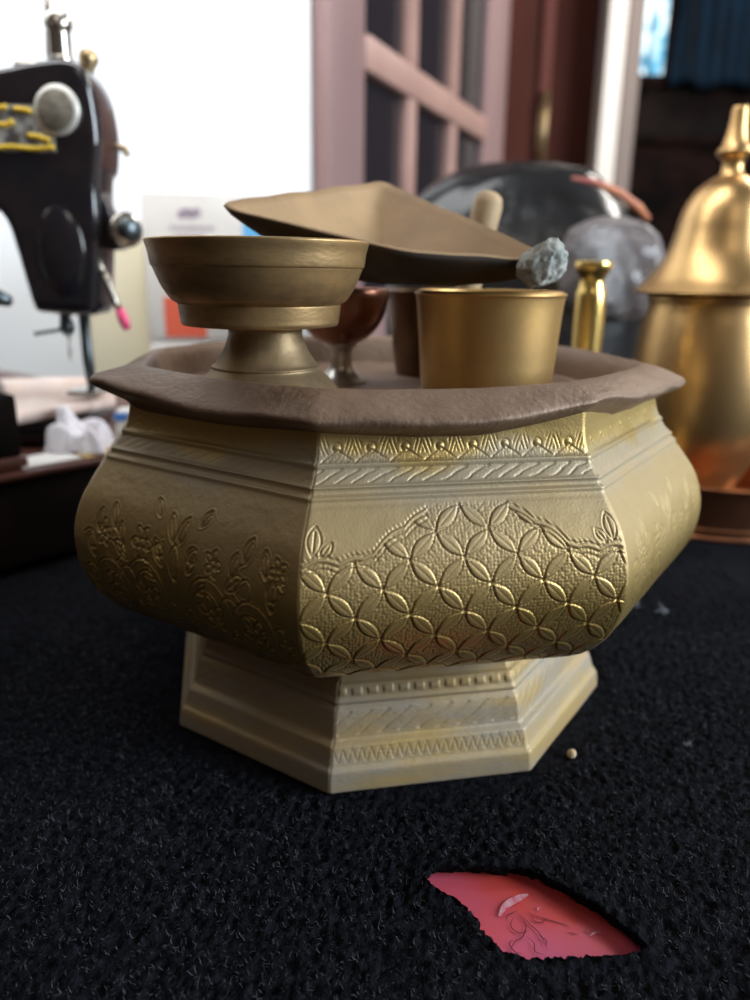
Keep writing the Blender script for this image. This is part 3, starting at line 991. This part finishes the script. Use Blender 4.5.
# ------------------------------------------------------------------ tilted dish across the cups
def dish_mesh():
    corners = [(-.0572, .2795, .1800), (.0050, .2515, .1655), (.0620, .2640, .1625), (.0020, .3620, .1965)]
    c4 = np.array(corners)
    rim = []
    for i in range(4):
        a, b = c4[i], c4[(i + 1) % 4]
        for k in range(30):
            rim.append(a + (b - a) * k / 30)
    rim = np.array(rim)
    n = len(rim)
    for _ in range(12):
        rim = .5 * rim + .25 * (np.roll(rim, 1, 0) + np.roll(rim, -1, 0))
    cen = np.array([.004, .2900, .1556])
    rows = []
    for r in np.linspace(0.02, 1, 26):
        p = cen + (rim - cen) * r
        an = np.arctan2(rim[:, 1] - cen[1], rim[:, 0] - cen[0]); lift = r ** (1.7 + 2.2 * np.exp(-((an + .55) / .8) ** 2))
        p[:, 2] = cen[2] + (rim[:, 2] - cen[2]) * lift
        p[:, 2] += .0004 * vnoise(p[:, 0] * 90, p[:, 1] * 90) + (.0009 if r > .97 else 0)
        rows.append(p)
    return grid_mesh(np.array(rows), True)


t = thing('tilted_dish', (0, 0, 0), 'four-cornered shallow brown metal dish lying tilted across the cups', 'dish')
o = obj('dish_plate', dish_mesh(), [M['dish_shade'], M['dish']], t)
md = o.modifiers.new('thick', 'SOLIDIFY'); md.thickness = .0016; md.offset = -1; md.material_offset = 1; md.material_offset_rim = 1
t.location = (.004, .2900, .1540)
o.location = (-.004, -.2900, -.1540)

bm = bmesh.new(); bmesh.ops.create_icosphere(bm, subdivisions=5, radius=1)
for v in bm.verts:
    c = np.array(v.co)
    k = 1 + .30 * float(fbm(np.array(c[0] * 1.6), np.array(c[1] * 1.6), c[2] * 1.6 + 4, 4)) - .18 * abs(float(vnoise(np.array(c[0] * 3.1), np.array(c[1] * 3.1), c[2] * 3.1)))
    co = Vector(c * k)
    v.co = Vector((co.x * .0084 + .0020 * co.z, co.y * .0050, co.z * .0078))
lump = obj('pale_lump', bm, M['lump']); lump.location = (.0532, .2605, .1630)
tag(lump, 'pale grey crumpled lump on the right corner of the tilted dish', 'lump')

# ------------------------------------------------------------------ brass jar in its copper basin, brass stand behind the bowl
JX, JY = .2180, .515
JS = lambda L_, k=.82: [(r * .001 * k if r > .1 else 1e-5, z * .001 * .985) for r, z in L_]
t = thing('basin', (JX + .014, JY + .004, .0002), 'copper basin on the carpet under the lidded brass jar', 'basin')
obj('basin_wall', lathe(mm([(.01, 0), (58, 0), (64, .4), (66, 1.6), (64.5, 3.2), (65, 8), (67, 20), (69.5, 30), (72, 34), (73, 35.2), (72, 36), (70, 35), (66.5, 28), (63.5, 12), (61, 4.5), (.01, 4)]), 96, 4), M['copper'], t)
t = thing('lidded_jar', (JX, JY, .0046), 'tall polished brass jar with a domed pointed lid on the right', 'jar')
obj('jar_body', lathe(JS([(.01, 0), (32, 0), (34, 2), (33, 5), (30, 9), (29, 13), (33, 20), (42, 34), (50, 52), (54.5, 72), (56, 92), (55, 110), (52.5, 126), (50, 137), (49.5, 143), (51, 147), (49, 147), (47, 140), (.01, 138)]), 96, 5), M['jar'], t)
lid = obj('jar_lid', lathe(JS([(50, 146.2), (58, 146.6), (61, 147.4), (61.4, 148.6), (59, 150.4), (52, 156), (45, 164), (39.5, 173), (36.0, 183), (33.5, 193), (30, 202), (24, 210), (16, 215.5), (10, 218.6), (.01, 219)]), 96, 5), M['jar'], t)
lf = obj('finial', lathe(JS([(10.4, 217.6), (8.4, 220.6), (7.6, 224.2), (8.4, 227.4), (11.8, 230.4), (13.2, 232.0), (12.6, 233.4), (10.2, 236), (8.2, 241), (6.8, 247), (6.0, 253), (5.6, 257), (4.4, 258.4), (.01, 258.6)]), 48, 4), M['jar'], lid)

t = thing('brass_stand', (.1165, .436, .0002), 'slender bright brass column stand behind the bowl next to the jar', 'stand')
obj('stand_base', lathe(mm([(.01, 0), (26, 0), (27, 2), (24, 6), (12, 12), (8, 20)]), 48, 5), M['yellow_brass'], t)
obj('stand_column', lathe(mm([(8, 19), (7, 40), (7.2, 80), (8.0, 120), (8.2, 146), (7.0, 153), (6.4, 157), (8.0, 160.4), (9.6, 163), (9.8, 166), (8.4, 167), (.01, 167)]), 48, 5), M['yellow_brass'], t)

# ------------------------------------------------------------------ black bundle in clear plastic
t = thing('plastic_bundle', (.120, .715, 0), 'black glossy bundle wrapped in clear plastic behind the tilted dish', 'bundle')


def blob(cx_, cy_, cz_, rx, ry, rz, amp, fr, sd, e=1.0, sub=5):
    bm = bmesh.new(); bmesh.ops.create_icosphere(bm, subdivisions=sub, radius=1)
    co = np.array([v.co[:] for v in bm.verts])
    n1 = fbm(co[:, 0] * fr + sd, co[:, 1] * fr, co[:, 2] * fr, 3)
    n2 = 1 - 2 * np.abs(vnoise(co[:, 0] * fr * 1.7 + sd, co[:, 1] * fr * 1.7, co[:, 2] * fr * 1.7 + 3))
    k = 1 + amp * n1 + amp * .5 * n2
    p = np.sign(co) * np.abs(co) ** e * k[:, None]
    for v, q2 in zip(bm.verts, p):
        v.co = (cx_ + q2[0] * rx, cy_ + q2[1] * ry, max(cz_ + q2[2] * rz, .003))
    return bm


obj('black_wrap', blob(-.002, .0, .120, .112, .072, .128, .05, 1.6, 3, .72), M['black_bag'], t)
pw = obj('clear_wrap', blob(.066, -.062, .164, .042, .036, .040, .10, 1.6, 9, .85), M['film'], t)
pw['label'] = 'crumpled clear plastic bulging at the right'
bm = bmesh.new()
pts = [Vector((x, y, z)) for x, y, z in ((.030, -.068, .232), (.048, -.069, .229), (.068, -.067, .222), (.086, -.062, .212), (.097, -.054, .204))]
tube(bm, pts, [.0015, .0028, .0032, .0034, .0024], 10)
st = obj('orange_band', bm, M['orange'], t)

# ------------------------------------------------------------------ two cartons
def carton(name, loc, rz, w, d, h, label):
    t = thing(name, loc, label, 'carton', rz)
    bm = bmesh.new()
    box(bm, (0, 0, 0), (w, d, h), .002)
    for f in bm.faces:
        if f.normal.x < -.7:
            f.material_index = 1
    edges_sharp(obj('carton_body', bm, [M['carton'], M['carton_side']], t))
    bm = bmesh.new(); box(bm, (.001, .001, h), (w - .001, d * .497, h + .0012), .0004); obj('flap', bm, M['carton'], t, smooth=False)
    bm = bmesh.new(); box(bm, (.001, d * .503, h), (w - .001, d - .001, h + .0012), .0004); obj('flap', bm, M['carton'], t, smooth=False)
    return t


c1 = carton('carton', (-.218, .748, 0), R(4), .128, .15, .0935, 'pale carton lying at the bottom of the stack behind the footed cup')
c2 = carton('carton', (-.2175, .747, .0948), R(4), .122, .145, .1300, 'pale printed carton with a red square standing on the other carton')
c3 = thing('carton', (-.300, .800, 0), 'narrow cream carton behind the sewing machine, left of the printed carton', 'carton', R(3))
bm = bmesh.new(); box(bm, (0, 0, 0), (.066, .05, .188), .002); edges_sharp(obj('carton_body', bm, M['carton_side'], c3))
bm = bmesh.new(); box(bm, (.002, .002, .188), (.064, .048, .1892), .0004); obj('flap', bm, M['carton_side'], c3, smooth=False)
Y_ = -.0006
bm = bmesh.new(); box(bm, (.016, Y_, .003), (.055, .001, .040)); obj('red_square', bm, M['red_print'], c2, smooth=False)
bm = bmesh.new(); box(bm, (.092, Y_, .078), (.121, .001, .108)); obj('blue_patch', bm, M['blue_print'], c2, smooth=False)
bm = bmesh.new()
for i in range(4):
    bmesh.ops.create_cone(bm, cap_ends=True, segments=16, radius1=.0042, radius2=.0042, depth=.0010, matrix=Matrix.Translation((.037 + .0045 * i, .0, .1135 + .0018 * (i % 2))) @ Matrix.Rotation(R(90), 4, 'X'))
obj('printed_mark', bm, M['mauve_print'], c2, smooth=False)
bm = bmesh.new()
for k, (x0, x1) in enumerate(((.026, .066), (.030, .058))):
    x = x0
    while x < x1:
        w_ = random.uniform(.003, .006); box(bm, (x, Y_, .1005 - .007 * k), (x + w_, .001, .1035 - .007 * k)); x += w_ + .0015
obj('printed_lines', bm, M['mauve_print'], c2, smooth=False)

# ------------------------------------------------------------------ sewing machine on its dark base
QX, QY, QA = -.140, .449, R(51)


def onbase(x, y):
    return QX + x * math.cos(QA) - y * math.sin(QA), QY + x * math.sin(QA) + y * math.cos(QA)


sb = thing('machine_base', (QX, QY, 0), 'dark wooden base board with a red-brown edge under the sewing machine', 'base', QA)
bm = bmesh.new(); box(bm, (-.42, .003, .004), (.12, .46, .052), .003); edges_sharp(obj('base_box', bm, M['base_wood'], sb))
bm = bmesh.new(); box(bm, (-.422, 0, .052), (.122, .462, .056), .0015); edges_sharp(obj('base_top', bm, M['base_edge'], sb))

sm = thing('sewing_machine', (-.155, .47, .0562), 'black enamelled sewing machine with gold lettering and a round badge', 'sewing machine')
# local frame: x towards the needle end, z up from the base top
bm = bmesh.new(); box(bm, (-.36, -.018, 0), (-.030, .075, .014), .005, 3); edges_sharp(obj('bed', bm, M['black_enamel'], sm))


def sweep(secs, e=.55, n=40):
    """cross-sections (x, cy, cz, ry, rz) along x -> superellipse loft"""
    rows = []
    for x, cy_, cz_, ry, rz in secs:
        a = np.linspace(0, 2 * np.pi, n, endpoint=False)
        c, s = np.cos(a), np.sin(a)
        rows.append(np.stack([np.full(n, x), cy_ + ry * np.sign(c) * np.abs(c) ** e, cz_ + rz * np.sign(s) * np.abs(s) ** e], -1))
    return np.array(rows)


def loft(secs, e=.55, n=40, sm_=6):
    P = sweep(catmull(secs, sm_).tolist(), e, n)
    me = grid_mesh(P, True)
    b2 = bmesh.new(); b2.from_mesh(me)
    b2.verts.ensure_lookup_table()
    nv_ = P.shape[0]
    b2.faces.new([b2.verts[i] for i in range(n)]); b2.faces.new([b2.verts[(nv_ - 1) * n + i] for i in range(n)][::-1])
    bmesh.ops.recalc_face_normals(b2, faces=b2.faces)
    return b2


# arm and pillar
obj('arm', loft([(-.31, 0, .160, .030, .046), (-.27, 0, .162, .028, .044), (-.2, 0, .166, .024, .040), (-.12, 0, .168, .019, .038), (-.08, 0, .169, .017, .036), (-.045, 0, .169, .016, .034)], .7), M['black_enamel'], sm)
bm = bmesh.new()
tube(bm, [(-.300, 0, .012), (-.300, 0, .03), (-.298, 0, .07), (-.296, 0, .12), (-.29, 0, .165)], [.052, .042, .036, .038, .040], 32); obj('pillar', bm, M['black_enamel'], sm)
hw_ = lathe(mm([(.01, -10), (30, -10), (55, -9), (62, -6), (64, 0), (62, 6), (55, 9), (30, 10), (.01, 10)]), 64, 4)
bmesh.ops.transform(hw_, matrix=Matrix.Translation((-.372, 0, .155)) @ Matrix.Rotation(R(90), 4, 'Y'), verts=hw_.verts); obj('handwheel', hw_, M['black_enamel'], sm)
bm = bmesh.new(); tube(bm, [(-.40, 0, .155), (-.31, 0, .155)], .012, 20); obj('wheel_shaft', bm, M['chrome'], sm)


# head casting: outline in the x-z plane, thick along y
def prism(outline, y0, y1, bev, m, name, parent, sm_=6, top_w=1.0):
    p = catmull(outline + [outline[0]], sm_)[:-1] if sm_ else np.array(outline)
    bm = bmesh.new()
    a = [bm.verts.new((x, y0, z)) for x, z in p]
    b = [bm.verts.new((x, y1, z)) for x, z in p]
    fa = bm.faces.new(a); fb = bm.faces.new(b[::-1])
    for i in range(len(p)):
        j = (i + 1) % len(p)
        bm.faces.new((a[j], a[i], b[i], b[j]))
    bmesh.ops.recalc_face_normals(bm, faces=bm.faces)
    if bev:
        es = [e for e in bm.edges if (e.verts[0].co.y == e.verts[1].co.y)]
        bmesh.ops.bevel(bm, geom=es, offset=bev, segments=4, affect='EDGES', profile=.6)
    o = obj(name, bm, m, parent)
    return edges_sharp(o, 40)


HEAD = [(-.066, .2028), (-.0452, .2049), (-.0291, .2079), (-.0132, .2095), (-.004, .2070), (.0004, .1989), (.0026, .1845), (.003, .1699), (.001, .1574), (-.0007, .1448), (-.001, .1293), (-.0024, .1135), (-.0049, .0918), (-.0066, .0805), (-.0125, .0774), (-.0381, .0790), (-.0423, .0825), (-.0449, .094), (-.0484, .1128), (-.0521, .1276), (-.0593, .1363), (-.070, .1413), (-.072, .17)]
prism(HEAD, -.018, .016, .0055, M['black_enamel'], 'head', sm, 4)
FACE = [(-.0060, .2085), (-.001, .2002), (.0024, .1878), (.0034, .1726), (.0012, .157), (-.0040, .155), (-.0030, .18)]
prism(FACE, -.010, .0185, .0015, M['enamel_brown'], 'face_plate', sm, 4)['label'] = 'worn red-brown plate closing the needle end'
SIDE = [(-.0044, .1545), (-.0002, .1436), (.0044, .1303), (.0081, .1195), (.0077, .1146), (.0007, .1139), (-.0058, .1193), (-.0092, .1302)]
prism(SIDE, -.008, .006, .002, M['black_enamel'], 'tension_bracket', sm, 4)
bm = bmesh.new(); bmesh.ops.create_uvsphere(bm, u_segments=24, v_segments=14, radius=1)
for v in bm.verts:
    v.co = Vector((-.0225 + v.co.x * .014, -.0165 + v.co.y * .0045, .112 + v.co.z * .026))
obj('raised_boss', bm, M['black_enamel'], sm)


def disc(r, d, loc, axis_, m, name, parent, bev=.001, seg=32):
    bm = lathe([(0.00001, 0), (r - bev, 0), (r, bev), (r, d - bev), (r - bev, d), (0.00001, d)], seg)
    q_ = Vector(axis_).normalized().to_track_quat('Z', 'Y').to_matrix().to_4x4()
    bmesh.ops.transform(bm, matrix=Matrix.Translation(loc) @ q_, verts=bm.verts)
    return obj(name, bm, m, parent)


td = disc(.0096, .005, (.0115, -.012, .1245), (.75, -.7, .05), M['chrome'], 'tension_disc', sm)
disc(.0060, .006, (.0148, -.0155, .1248), (.75, -.7, .05), M['steel_dark'], 'tension_nut', sm, .002)
disc(.0128, .0022, (-.0172, -.0178, .1840), (-.10, -1, .03), M['medal_rim'], 'badge_ring', sm, .001, 48)
disc(.0104, .0010, (-.0174, -.0198, .1840), (-.10, -1, .03), M['medal'], 'badge', sm, .0004, 48)
# gold lettering on the worn ground, on the front of arm and head
bm = bmesh.new(); box(bm, (-.069, -.0184, .1635), (-.0200, -.0177, .1865), .0002)
obj('decal_ground', bm, M['decal_pale'], sm, smooth=False)
bm = bmesh.new()
for pts in ([(-.069, .1850), (-.060, .1858), (-.050, .1848), (-.044, .1855)], [(-.069, .1655), (-.056, .1650), (-.044, .1658), (-.032, .1650), (-.0205, .1660)],
            [(-.066, .183), (-.061, .175), (-.0635, .169)], [(-.056, .184), (-.0605, .176)], [(-.052, .1775), (-.046, .1765), (-.041, .1785)], [(-.040, .1845), (-.0345, .1840), (-.031, .1830)], [(-.034, .1715), (-.029, .1710), (-.0225, .1690)]):
    p = catmull(pts, 6)
    tube(bm, [(x, -.0185, z) for x, z in p], .0014, 8)
obj('gold_lettering', bm, M['decal'], sm)
# presser spring post, spool pin, brass knob on top
obj('top_plate', (lambda b: (box(b, (-.041, -.013, .2030), (-.0125, .011, .2095), .002), b)[1])(bmesh.new()), M['chrome'], sm)
po = lathe(mm([(.01, 0), (7.0, 0), (7.0, 2.5), (6.0, 3.6), (5.8, 15), (6.2, 16.6), (7.4, 17.8), (7.6, 22), (6.4, 24), (.01, 24.4)]), 32, 0)
bmesh.ops.translate(po, vec=(-.0185, -.002, .2095), verts=po.verts); edges_sharp(obj('presser_screw', po, M['chrome'], sm))
bm = bmesh.new(); tube(bm, [(-.0268, .003, .208), (-.0258, .003, .225), (-.0245, .003, .262)], .0021, 12); obj('spool_pin', bm, M['chrome'], sm)
bm = bmesh.new(); tube(bm, [(-.0062, .003, .203), (-.0060, .003, .2085), (-.0057, .003, .2125), (-.0052, .003, .2165), (-.0050, .003, .2185)], [.0032, .0032, .0054, .0050, .0024], 16); obj('take_up_knob', bm, M['brass_knob'], sm)
bm = bmesh.new(); tube(bm, [(-.0018, .010, .1717), (.0043, .010, .1713), (.0087, .010, .1693), (.0104, .010, .1660)], [.0010, .0012, .0022, .0019], 10); o = obj('thread_guide', bm, M['brass_knob'], sm)
# needle bar with clamp, presser bar down to the bed, slim lever with a pink tip
bm = bmesh.new(); tube(bm, [(-.0295, -.004, .0795), (-.0293, -.004, .0735), (-.0290, -.004, .0700)], [.0034, .0028, .0024], 14); tube(bm, [(-.0290, -.004, .0745), (-.0288, -.004, .0700), (-.0284, -.004, .0655)], [.0036, .0044, .0028], 14); obj('needle_clamp', bm, M['steel_dark'], sm)
bm = bmesh.new(); tube(bm, [(-.0290, -.004, .0690), (-.0455, -.008, .0664), (-.0466, -.0082, .0662)], [.0011, .0011, .0017], 10); obj('clamp_screw', bm, M['steel_dark'], sm)
bm = bmesh.new(); tube(bm, [(-.0284, -.004, .066), (-.0286, -.004, .057), (-.0288, -.004, .050)], [.0009, .0008, .0003], 8); obj('needle', bm, M['chrome'], sm)
bm = bmesh.new(); tube(bm, [(-.0198, .0, .082), (-.0196, .0, .05), (-.0187, .0, .0325)], [.0034, .0032, .0028], 14); obj('presser_bar', bm, M['steel_dark'], sm)
bm = bmesh.new(); box(bm, (-.030, -.012, .0300), (-.012, .010, .0335), .0012); edges_sharp(obj('presser_foot', bm, M['chrome'], sm))
bm = bmesh.new(); tube(bm, [(-.0040, -.012, .1085), (-.0002, -.0135, .0973), (.0040, -.0145, .0864), (.0068, -.015, .0800)], [.0018, .0022, .0022, .0019], 12); lv = obj('lifter_lever', bm, M['chrome'], sm)
bm = bmesh.new(); tube(bm, [(.0064, -.015, .0812), (.0088, -.015, .0745), (.0102, -.015, .0700)], [.0027, .0030, .0020], 12); o = obj('lever_tip', bm, M['pink'], lv); o['label'] = 'bright pink tip'
# dark slide knob on the arm's underside at the left
bm = bmesh.new(); tube(bm, [(-.12, -.012, .128), (-.085, -.026, .105), (-.060, -.029, .0885), (-.0490, -.0298, .0852)], [.005, .0050, .0056, .0030], 16); obj('bobbin_lever', bm, M['steel_dark'], sm)


# ------------------------------------------------------------------ cloth and papers on the base
def cloth(name, x0, x1, y0, y1, z, amp, fr, sd, m, label, droop=None):
    u = np.linspace(0, 1, 90)
    U, V_ = np.meshgrid(u, u)
    X_ = x0 + (x1 - x0) * U + .004 * fbm(U * 5 + sd, V_ * 5)
    Y_ = y0 + (y1 - y0) * V_ + .004 * fbm(U * 5, V_ * 5 + sd, 3.)
    f = fbm(U * fr + sd, V_ * fr, 1., 3)
    Zc = z + amp * np.abs(f) * 1.6 + amp * .5 * (1 - np.abs(vnoise(U * fr * 1.6, V_ * fr * 1.6 + sd)))
    e_ = np.minimum(np.minimum(U, 1 - U), np.minimum(V_, 1 - V_))
    Zc = z + (Zc - z) * np.clip(e_ / .12, 0.05, 1)
    o = obj(name, grid_mesh(np.stack([X_, Y_, Zc], -1)), m)
    md = o.modifiers.new('thick', 'SOLIDIFY'); md.thickness = .001; md.offset = 1
    return o


def pad(name, c00, c10, c11, c01, th, amp, sd, m):
    """folded cloth: soft top sheet between four corners, with thickness below"""
    c00, c10, c11, c01 = [np.array(c) for c in (c00, c10, c11, c01)]
    u = np.linspace(0, 1, 60)
    U, V_ = np.meshgrid(u, u)
    P = (c00 * ((1 - U) * (1 - V_))[..., None] + c10 * (U * (1 - V_))[..., None] + c11 * (U * V_)[..., None] + c01 * ((1 - U) * V_)[..., None])
    P[..., 2] += amp * fbm(U * 2.4 + sd, V_ * 2.4, 1.)
    P[..., 0] += .004 * fbm(U * 4, V_ * 4 + sd, 4.)
    P[..., 1] += .004 * fbm(U * 4 + sd, V_ * 4, 7.)
    o = obj(name, grid_mesh(P), m)
    md = o.modifiers.new('thick', 'SOLIDIFY'); md.thickness = th; md.offset = -1
    return o


o = pad('folded_cloth', (-.210, .440, .0775), (-.160, .466, .0835), (-.186, .540, .0868), (-.262, .540, .0860), .0055, .0020, 2, M['cloth'])
tag(o, 'peach folded cloth lying on the machine bed under the needle', 'cloth')
o = cloth('crumpled_cloth', -.190, -.158, .432, .458, .0572, .019, 1.8, 5, M['cloth_white'], '')
tag(o, 'white crumpled cloth with deep folds in front of the peach cloth', 'cloth')
bl = thing('blue_striped_packet', (-.1545, .455, .0566), 'small white packet with a blue stripe beside the crumpled cloth', 'packet')
bm = bmesh.new(); box(bm, (-.002, 0, 0), (.014, .012, .0225), .002); edges_sharp(obj('packet_body', bm, M['paper'], bl))
bm = bmesh.new(); box(bm, (-.0026, -.0006, .0155), (.0146, .0126, .0205), .001); obj('stripe', bm, M['blue'], bl, smooth=False)
t = thing('paper_sheet', (*onbase(-.070, .005), .0563), 'white paper scrap on the machine base beside the dark block', 'paper', QA)
bm = bmesh.new(); box(bm, (0, 0, 0), (.034, .024, .0011), .0003); obj('sheet', bm, M['paper'], t, smooth=False)
t = thing('paper_sheet', (*onbase(-.034, .004), .0563), 'yellow paper scrap along the edge of the machine base', 'paper', QA)
bm = bmesh.new(); box(bm, (0, 0, 0), (.040, .014, .0011), .0003); obj('sheet', bm, M['paper_yellow'], t, smooth=False)
dk = thing('wooden_block', (*onbase(-.067, .008), .0562), 'dark brown wooden block at the left edge on the machine base', 'block', QA)
bm = bmesh.new(); box(bm, (-.08, 0, .006), (.0, .045, .040), .003); edges_sharp(obj('block_body', bm, M['base_wood'], dk))
bm = bmesh.new(); box(bm, (-.082, -.002, 0), (.0015, .047, .007), .002); edges_sharp(obj('plinth', bm, M['base_edge'], dk))
